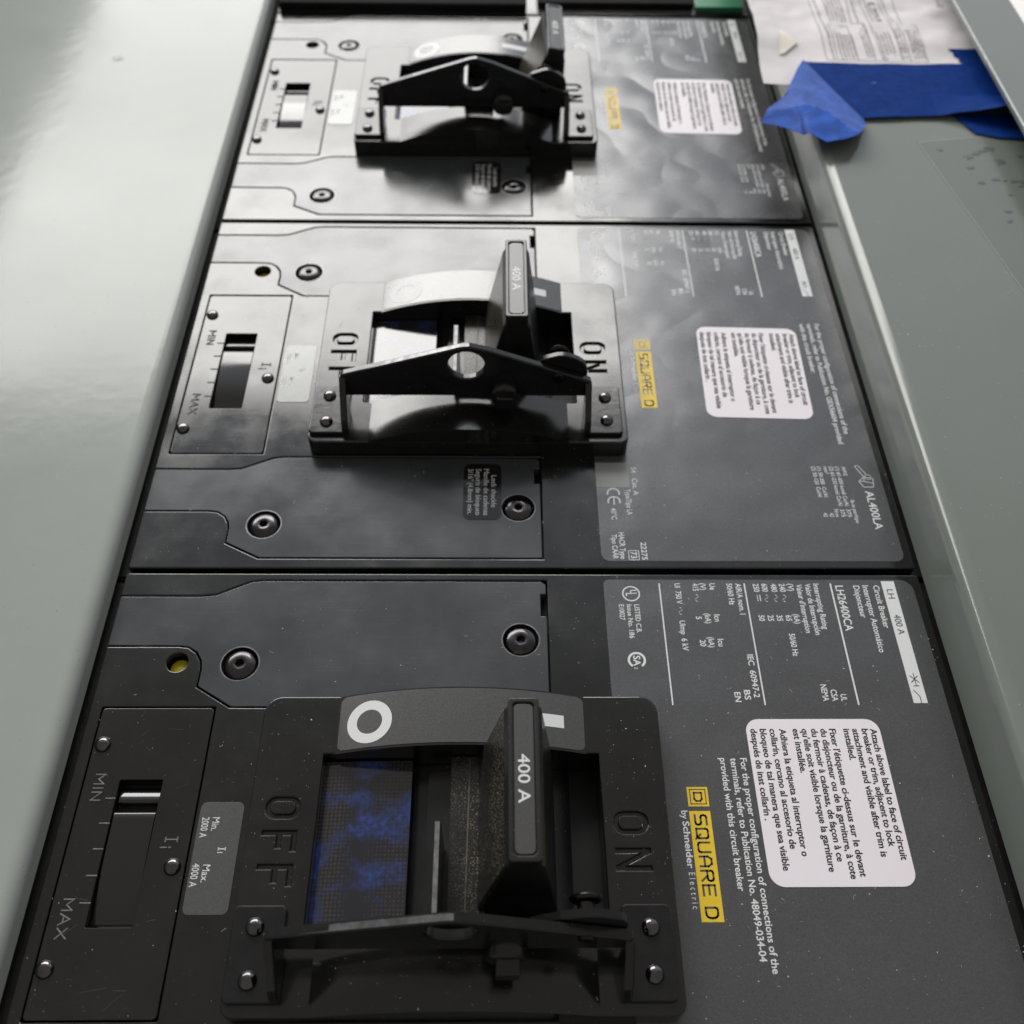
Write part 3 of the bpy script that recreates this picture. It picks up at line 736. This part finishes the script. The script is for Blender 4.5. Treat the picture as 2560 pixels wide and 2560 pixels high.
    # yellow maker's mark
    b.flat(rrect(145.2, 86.7, 150.1, 91.4), z, 'yellow'); b.flat(rrect(145.15, 60.85, 150.1, 85.6), z, 'yellow')
    b.stroke([(145.85, 87.3), (145.85, 90.8), (149.45, 90.8), (149.45, 87.3)], 0.24, z+0.02, 'label', closed=True)
    b.stroke([(146.75, 90.0), (148.5, 90.0), (148.5, 88.5), (148.1, 88.0), (147.15, 88.0), (146.75, 88.5)], 0.42, z+0.02, 'label', closed=True)
    square_letters(b, 'SQUARE D', 146.35, 84.6, 61.7, 2.6, 0.46, z+0.02, 'label')
    T('by', 143.35, 85.7, 83.7, 1.45); T('Schneider', 143.4, 83.2, 72.4, 1.45, 0.022); T('E l e c t r i c', 143.5, 71.5, 63.6, 1.4, 0.0)
    # lower end of the label
    b.box(129.3, 138.9, 29.4, 38.7, z-0.01, z+0.003, 'greybox')
    T('S4   Cat. A', 139.8, 37.0, 26.5, 1.5); T('Type/Tipo LA', 137.5, 28.7, 19.4, 1.5)
    for c in (27.2, 24.2): b.ring(134.0, c, 1.45, 1.95, z, 'print', 20, 0-20, 180+20)
    b.box(133.8, 134.2, 23.0, 25.9, z-0.01, z+0.003, 'print')
    T('40\u00b0C', 132.9, 21.9, 17.7, 1.5); T('HACR Type', 134.5, 13.2, 4.2, 1.5); T('Tipo CAAR', 132.4, 12.5, 4.2, 1.5); T('22275', 140.4, 9.8, 3.9, 1.5)
    b.stroke([(136.8, 7.0), (136.8, 3.9), (139.6, 3.9), (139.6, 7.0)], 0.2, z, 'print', closed=True); T('73', 137.4, 6.6, 4.4, 1.6)
    T('AL400LA', 207.4, 28.2, 14.4, 2.3, 0.008)
    sm = lambda s, xb, y0, y1: T(s, xb, y0, y1, 1.15, 0.006)
    sm('AWG', 202.4, 37.4, 34.0); sm('(1) #1-600 kcmil Cu/Al', 200.5, 37.4, 22.8); sm('(2) #1-250 kcmil Cu/Al', 198.7, 37.4, 22.8); sm('mm\u00b2', 197.0, 37.4, 34.6); sm('(1) 50-300  Cu/Al', 195.1, 37.4, 26.0); sm('(2) 50-120  Cu/Al', 193.4, 37.4, 26.0)
    sm('375', 200.5, 21.5, 18.8); sm('375', 198.7, 21.5, 18.8); sm('N\u00b7m', 197.0, 21.5, 18.8); sm('42', 195.4, 20.2, 18.8); sm('42', 193.6, 20.2, 18.8); sm('lb-in par/tipo', 202.4, 24.8, 16.6)
    P_ = lambda pts, cl=False: b.stroke(pts, 0.18, z, 'print', closed=cl)
    P_([(206.3, 37.6), (207.3, 37.9), (209.2, 34.4), (208.2, 33.6)], True); P_([(206.4, 31.9), (208.3, 33.5), (210.8, 32.8), (210.3, 29.7), (207.4, 29.7)], True); P_([(208.3, 33.5), (207.9, 31.8), (206.4, 31.9)]); P_([(207.9, 31.8), (210.6, 31.1)])
    P_(circle(209.4, 33.4, 0.9, 10), True)
    return b

def new_root(name, loc):
    global ROOT
    o = bpy.data.objects.new(name, None); COL.objects.link(o)
    o.empty_display_size = 0.02; o.location = Vector(loc)*S
    ROOT = o.location.copy()
    return o

PITCH = 152.4
BR = 'circuit breakers stacked in a column'
near = new_root('circuit_breaker', (0, 0, 0))
make_case(near); make_cover(near, plate_A, SCREWS_A); make_cover(near, plate_B, SCREWS_B); make_setting(near); make_amp(near)
b = MB(); b.lathe([(2.6, -4.35), (2.6, -2.9), (2.4, -2.6), (0, -2.6)], 'yellow_button', c=(19.3, 124.3, 0)); b.build('trip_button', near, (19, 124.8, -4))
make_frame(near); make_shutter(near); make_handle(near); make_hasp(near); make_shackle_sticker(near)
lab = make_rating(near, True).build('rating_label', near)
warn = make_warning(near)
warn.location = (178.0*S, 88.45*S, 0)
tag(near, 'nearest black circuit breaker with blue film inside its handle opening and dark unlit face', 'circuit breaker', BR)

def copy_tree(o, parent=None):
    c = o.copy(); COL.objects.link(c)
    if parent is not None: c.parent = parent
    for ch in [x for x in o.children]: copy_tree(ch, c)
    return c
def part(root, name): return [c for c in root.children if c.name.split('.')[0] == name][0]
label_far = make_rating(None, False).mesh('rating_label')
for k, text, lean, wl, wr in (
        (1, 'middle black circuit breaker, between the dark near one and the blurred far one', 0.0, (182.1, 76.9), -0.028),
        (2, 'farthest of the three breakers with hasps, handle leaning right, half under white paper', 9.2, (182.4, 78.2), -0.022)):
    r = copy_tree(near)
    r.location = (0, k*PITCH*S, 0)
    part(r, 'rating_label').data = label_far
    w = part(r, 'warning_sticker'); w.location = (wl[0]*S, wl[1]*S, 0); w.rotation_euler = (0, 0, wr)
    part(r, 'toggle_handle').rotation_euler = (0, math.radians(lean), 0)
    tag(r, text, 'circuit breaker', BR)

# the device cut off by the top of the picture
r4 = new_root('circuit_breaker', (0, 3*PITCH, 0))
b = MB(); b.box(-6, 222, 1.2, 151.8, -38, -4.5, 'ledge', bev=0.3); b.plate(rrect(0, 1.2, 215.4, 151.8, 0.8), -4.5, 0, 'case', bev=0.22); b.build('case', r4)
b = MB(); b.plate(rrect(0.6, 1.4, 113.4, 140, 1.5), 0, 4.2, 'rubber', bev=1.2); b.build('raised_cover', r4)
b = MB(); b.plate(rrect(115.6, 3.2, 213.4, 149, 2), 0, 0.1, 'strip', bev=0.04); b.plate(rrect(117.2, 5.2, 212.6, 147, 1.5), 0.1, 0.2, 'black_sticker', bev=0.03); b.build('rating_label', r4)
b = MB(); b.plate(rrect(118.5, 6.0, 190.4, 130, 1.0), 0.2, 3, 'rubber', bev=0.6); b.build('raised_block', r4)
b = MB(); b.plate(rrect(191.0, 4.0, 213.0, 60, 0.6), 0.2, 2.5, 'green', bev=0.4); b.build('green_patch', r4)
tag(r4, 'black device cut off at the top edge with a plain matt cover and green corner', 'circuit breaker')
ROOT = Vector((0, 0, 0))

# ------------------------------------------------------------------ paper, tape and film on the right trim
def grid(mb, rows, m, zfun, smooth=True, thick=0.0):
    nr, nc = len(rows), len(rows[0])
    vs = [(x, y, zfun(x, y)) for r in rows for x, y in r]
    fs = [(i*nc+j, i*nc+j+1, (i+1)*nc+j+1, (i+1)*nc+j) for i in range(nr-1) for j in range(nc-1)]
    if callable(m):
        for k in sorted({m(i, j) for i in range(nr-1) for j in range(nc-1)}):
            mb.add(vs, [f for n_, f in enumerate(fs) if m(n_//(nc-1), n_ % (nc-1)) == k], k, smooth)
    else: mb.add(vs, fs, m, smooth)
    if thick:
        vb = [(x, y, z-thick) for x, y, z in vs]
        mb.add(vb, [f[::-1] for f in fs], 'tape' if callable(m) else m, smooth)
def lerp(a, c, t): return (a[0]+(c[0]-a[0])*t, a[1]+(c[1]-a[1])*t)
def patch(A, B, nr, nc):
    """grid between two polylines of equal length parametrised 0..1"""
    def at(P, t):
        k = t*(len(P)-1); i = min(int(k), len(P)-2); return lerp(P[i], P[i+1], k-i)
    return [[lerp(at(A, j/nc), at(B, j/nc), i/nr) for j in range(nc+1)] for i in range(nr+1)]

def paper_z(x, y):
    lift = max(0.0, (221-x))*0.10*(1+0.5*math.sin(y*0.13))
    return 19.75+lift+(0.9+1.5*noise.noise(Vector((x*0.07, y*0.055, 2.0)))+0.5*noise.noise(Vector((x*0.2, y*0.16, 7.0))))*max(0, min(1, (y-388)/12))+0.25*math.sin(y*0.19+1)+0.25
b = MB()
grid(b, patch([(202.2, 362.2), (206.2, 415.0), (205.4, 431), (205.0, 470), (205.0, 520)], [(296, 371.0), (296, 415), (296, 431), (296, 470), (296, 520)], 40, 60), 'paper', paper_z, thick=0.12)
# faint drawing on the sheet
def pl(pts, w=0.3):
    for a, c in zip(pts, pts[1:]):
        n = max(1, int((Vector(a)-Vector(c)).length/3)); q = [lerp(a, c, i/n) for i in range(n+1)]
        for s, e in zip(q, q[1:]):
            d = Vector(e)-Vector(s)
            if d.length < 1e-6: continue
            d.normalize(); k = Vector((-d.y, d.x))*(w/2)
            vs = [Vector(s)-k, Vector(e)-k, Vector(e)+k, Vector(s)+k]
            b.add([(p.x, p.y, paper_z(p.x, p.y)+0.1) for p in vs], [(0, 1, 2, 3)], 'paper_print')
pl([(234.0, 520), (231.6, 383.8), (271.9, 382.6), (273, 409.8), (267.2, 410.4), (269, 440)])
pl([(236.4, 410), (244.5, 410), (244.2, 383.4)]); pl([(236.4, 410), (236, 383.7)]); pl([(248, 432), (247, 412), (252, 411.5), (251, 384)]); pl([(265.6, 412), (265.2, 383.2)]); pl([(253.6, 470), (254.2, 384)]); pl([(262.5, 470), (262, 384)])
rr = random.Random(7)
for x0, ya, yb in [(238.0+1.5*i, 385, 405-2*(i % 3)) for i in range(5)]+[(238.5+1.6*i, 414, 440) for i in range(5)]+[(248.6+1.3*i, 386+i, 404+4*i) for i in range(3)]+[(255.2+1.5*i, 388, 404) for i in range(4)]+[(262.8+1.3*i, 386, 406) for i in range(2)]+[(267.4+1.3*i, 386, 405) for i in range(4)]+[(256, 412, 436), (234.6, 385, 440), (250, 412, 450), (264, 412, 436)]:
    y = yb
    while y > ya:                                     # rows of small marks, too blurred in the photo to read
        l = rr.uniform(0.5, 1.9); pl([(x0, y), (x0+0.02, y-l)], rr.uniform(0.45, 0.75)); y -= l+rr.uniform(0.35, 0.8)
for x, y in ((258.2, 413.5), (258.4, 417), (258.6, 420), (258.6, 423)): pl([(x, y), (x+1.6, y-0.3)], 1.0); pl([(x, y+1.2), (x+1.7, y+1)], 0.5)
pl([(257.4, 428.0), (260.2, 428.4)], 1.6); pl([(257.2, 428), (257.9, 412.6), (260.0, 412.8)], 0.5)
pl([(287.5, 432), (287.6, 428)], 0.5); pl(circle(287.6, 426, 1.3, 9), 0.5)
pl(circle(255.3, 384.9, 1.0, 9), 0.3)
o = b.build('paper_sheet'); tag(o, 'white sheet with a faint printed drawing held down by blue tape', 'paper')

b = MB(); grid(b, patch([(212.4, 385.6), (214.9, 402.6)], [(214.5, 386.4), (221.4, 395.0), (215.3, 402.4)], 6, 8), 'scrap', lambda x, y: paper_z(x, y)+0.7, thick=0.1)
o = b.build('paper_scrap'); tag(o, 'small cream torn scrap on the white sheet near its left edge', 'paper scrap')

def tape_z(x, y):
    t = max(0.0, (x-266.0)/28.0); low = max(0.0, min(1.0, (358-y)/17.0))
    return paper_z(x, max(y, 372))*0+20.35+min(1.0, t)*low*7.5+0.12*math.sin(x*0.3)*math.sin(y*0.4)
b = MB()
topE = [(221.6, 381.5), (240, 380.2), (262, 380.2), (283.6, 380.9), (285.0, 380.9), (281.6, 391.2), (296.5, 391.9)]
rows = patch([(221.4, 381.8), (236, 380.6), (250, 380.3), (266, 380.2), (285.4, 380.9)], [(236.2, 341.9), (246, 342.6), (258, 343.4), (272.2, 343.8), (285.4, 341.2)], 24, 40)
grid(b, rows, 'tape', tape_z, thick=0.12)
grid(b, patch([(285.4, 380.9), (296.5, 381.5)], [(285.4, 341.2), (296.5, 341.3)], 24, 8), 'tape', tape_z, thick=0.12)
# ragged torn corner above the strip
rag = [(285.4, 380.9), (284.0, 383.6), (284.7, 385.2), (282.9, 387.4), (283.5, 389.0), (281.6, 391.2)]
grid(b, patch(rag, [(296.5, 381.5), (296.5, 383.5), (296.5, 385.4), (296.5, 387.5), (296.5, 389.5), (296.5, 391.9)], 10, 20), 'tape', lambda x, y: paper_z(x, y)+0.35, thick=0.12)
grid(b, patch([(271.0, 346), (280, 346), (296.5, 346)], [(276.5, 333.5), (284, 330.6), (296.5, 329.6)], 8, 16), 'tape', lambda x, y: 19.6+0.4*max(0, (x-272)/25), thick=0.12)
p = b.build('masking_tape')
f = MB()
fold = [(221.4, 382.0), (225.2, 370.5), (229.2, 359.0), (232.6, 349.0), (236.4, 337.8)]
rim = [(221.4, 382.0), (213.5, 363.5), (207.5, 350.2), (201.0, 345.0), (197.6, 338.0), (202.6, 335.0), (205.9, 332.4), (211.0, 326.6), (217.6, 320.2), (223.4, 320.9), (229.3, 323.6), (233.6, 330.5), (236.4, 337.8)]
ctr = [(221.8, 380.5), (224.0, 374.0), (226.0, 368.0), (228.0, 362.5), (229.5, 358.0), (231.0, 354.0), (232.2, 350.5), (233.4, 347.2), (234.4, 344.4), (235.2, 342.2), (235.8, 340.4), (236.2, 338.8), (236.4, 337.8)]
def flap_z(x, y):
    d = abs((x-221.4)*(-44.2)-(y-382.0)*15.0)/46.7          # distance from the fold
    wob = 0.55*(noise.noise(Vector((x*0.09, y*0.09, 1.3))))+0.22*noise.noise(Vector((x*0.25, y*0.2, 4.0)))
    k = min(1.0, d/9.0)
    return 20.9+3.6*math.sin(min(1, d/12.0)*math.pi/2)+wob*k-max(0, d-19)*0.22*(1 if x < 212 else 0.1)
rows = patch(ctr, rim, 22, 60)
def flap_mat(i, j):                                   # the torn lower-left end turns its printed side up again
    if j < 16 or j > 50: return 'tape_back'
    return 'tape_end' if i/22 > 0.95-0.5*math.sin(math.pi*(j-16)/34)**0.7 else 'tape_back'
grid(f, rows, flap_mat, flap_z, thick=0.12)
# torn end where the printed side shows again
q = f.build('folded_flap', p)
tag(p, 'strip of blue masking tape with a folded sticky end across the white sheet', 'tape')

b = MB()
ang = Vector((12.9, -82.3)).normalized(); acr = Vector((-ang.y, ang.x))
def dp(u, v):
    c = Vector((254.0, 328.3))+ang*u+acr*v; return (c.x, c.y)
out = [dp(0, 0), dp(120, 0), dp(120, 70), dp(0, 70)]
M['film_clear'] = mat('clear_film', (0.160, 0.179, 0.164), 0.20, bump=[(30, 0.08, 2)], mott=(25, 0.03))
nt = M['film_clear'].node_tree; bs = nt.nodes['Principled BSDF']
b.plate(out, 19.0, 19.12, 'film_clear', bev=0.06)
b.stroke([dp(0, 70), dp(0, 0), dp(120, 0)], 0.3, 19.13, 'film_glint')  # painted glint along two edges of the film
rr = random.Random(3)
for u, v in [(6, 6), (9, 21), (8, 24), (10, 18), (16, 24), (18, 12), (14, 33), (27, 12), (26, 18), (27, 21), (28, 24), (29, 27), (31, 25), (30, 31), (33, 29), (35, 19), (44, 14), (46, 19), (49, 12), (48, 27), (56, 24), (12, 14), (38, 33), (24, 34)]:
    c = dp(u, v); n = 12; R = rr.uniform(0.8, 2.1); el = rr.uniform(0.4, 0.8)
    poly = [(c[0]+R*k_*math.cos(2*math.pi*i/n), c[1]+el*R*k_*math.sin(2*math.pi*i/n)) for i in range(n) for k_ in (0.7+0.7*rr.random(),)]
    b.plate(poly, 19.12, 19.24, 'film_gap', bev=0.11)
o = b.build('plastic_film'); tag(o, 'clear plastic film with trapped bubbles stuck on the grey trim below the tape', 'film')

# ------------------------------------------------------------------ dust and lint
d = MB(); rr = random.Random(11)
def speck(x, y, z, r):
    a = rr.uniform(0, 6.28); e = rr.uniform(0.35, 1)
    c, s = math.cos(a), math.sin(a)
    P = [(x+r*c, y+r*s, z), (x-r*e*s, y+r*e*c, z), (x-r*c, y-r*s, z), (x+r*e*s, y-r*e*c, z), (x, y, z+r*0.5)]
    d.add(P, [(0, 1, 4), (1, 2, 4), (2, 3, 4), (3, 0, 4)], 'lint')
def fibre(x, y, z, l):
    a = rr.uniform(0, 6.28); k = rr.uniform(-1.2, 1.2); n = 5; p = [(x, y)]
    for i in range(n): p.append((p[-1][0]+l/n*math.cos(a), p[-1][1]+l/n*math.sin(a))); a += k/n*2
    for (ax, ay), (bx, by) in zip(p, p[1:]):
        v = Vector((by-ay, ax-bx)).normalized()*0.028
        d.add([(ax-v.x, ay-v.y, z), (bx-v.x, by-v.y, z), (bx+v.x, by+v.y, z), (ax+v.x, ay+v.y, z)], [(0, 1, 2, 3)], 'lint')
def surf(x, y):
    if x < -6: return 7.03
    if x < 0.5: return -4.45
    if x > 221: return 19.05
    if x > 215: return None
    ly = y % PITCH
    if ly < 2 or ly > 151: return None
    if 3 < x < 31 and 42 < ly < 112: return None if (11 < x < 22 and 60 < ly < 94) else -0.05
    if 45.5 < x < 138.5 and 41.6 < ly < 111.5:
        if x < 58 or x > 126: return BZ+0.04 if (ly > 64) else None
        if 41.6 < ly < 56.6 and 63 < x < 121: return arcz(x)+0.05
        return None
    return 0.14 if x > 129 else 0.07
for i in range(4200):
    x = rr.choice((rr.uniform(-90, 60), rr.uniform(40, 216), rr.uniform(90, 216), rr.uniform(120, 290))); y = rr.uniform(38, 300)
    if x > 285: continue
    z = surf(x, y)
    if z is None: continue
    speck(x, y, z, abs(rr.gauss(0, 0.055))+0.03 if rr.random() < 0.96 else rr.uniform(0.15, 0.28))
for i in range(170):
    x = rr.choice((rr.uniform(-80, 216), rr.uniform(110, 216))); y = rr.uniform(40, 300); z = surf(x, y)
    if z is not None: fibre(x, y, z+0.05, rr.uniform(0.3, 1.3))
def scratch(x, y, l, a, w):
    z = surf(x, y); e = (x+l*math.cos(a), y+l*math.sin(a)); z2 = surf(*e)
    if z is None or z2 is None or abs(z-z2) > 0.01 or x < 1: return
    d.stroke([(x, y), e], w, z+0.02, 'scratch')
for i in range(150):
    x, y = rr.choice(((rr.uniform(3, 30), rr.uniform(42, 112)), (rr.uniform(3, 30), PITCH+rr.uniform(42, 60)), (rr.uniform(1, 112), rr.uniform(113, 192)), (rr.uniform(1, 140), rr.uniform(40, 300)), (rr.uniform(45, 139), rr.choice((rr.uniform(42, 56), PITCH+rr.uniform(42, 56))))))
    scratch(x, y, abs(rr.gauss(0, 3.0))+0.6, rr.choice((rr.gauss(0.1, 0.25), rr.gauss(1.45, 0.35), rr.uniform(0, 3.1))), rr.uniform(0.03, 0.075))
o = d.build('dust'); o['kind'] = 'stuff'; o['label'] = 'pale specks of dust, lint and fine scratches scattered over the panels and breakers'
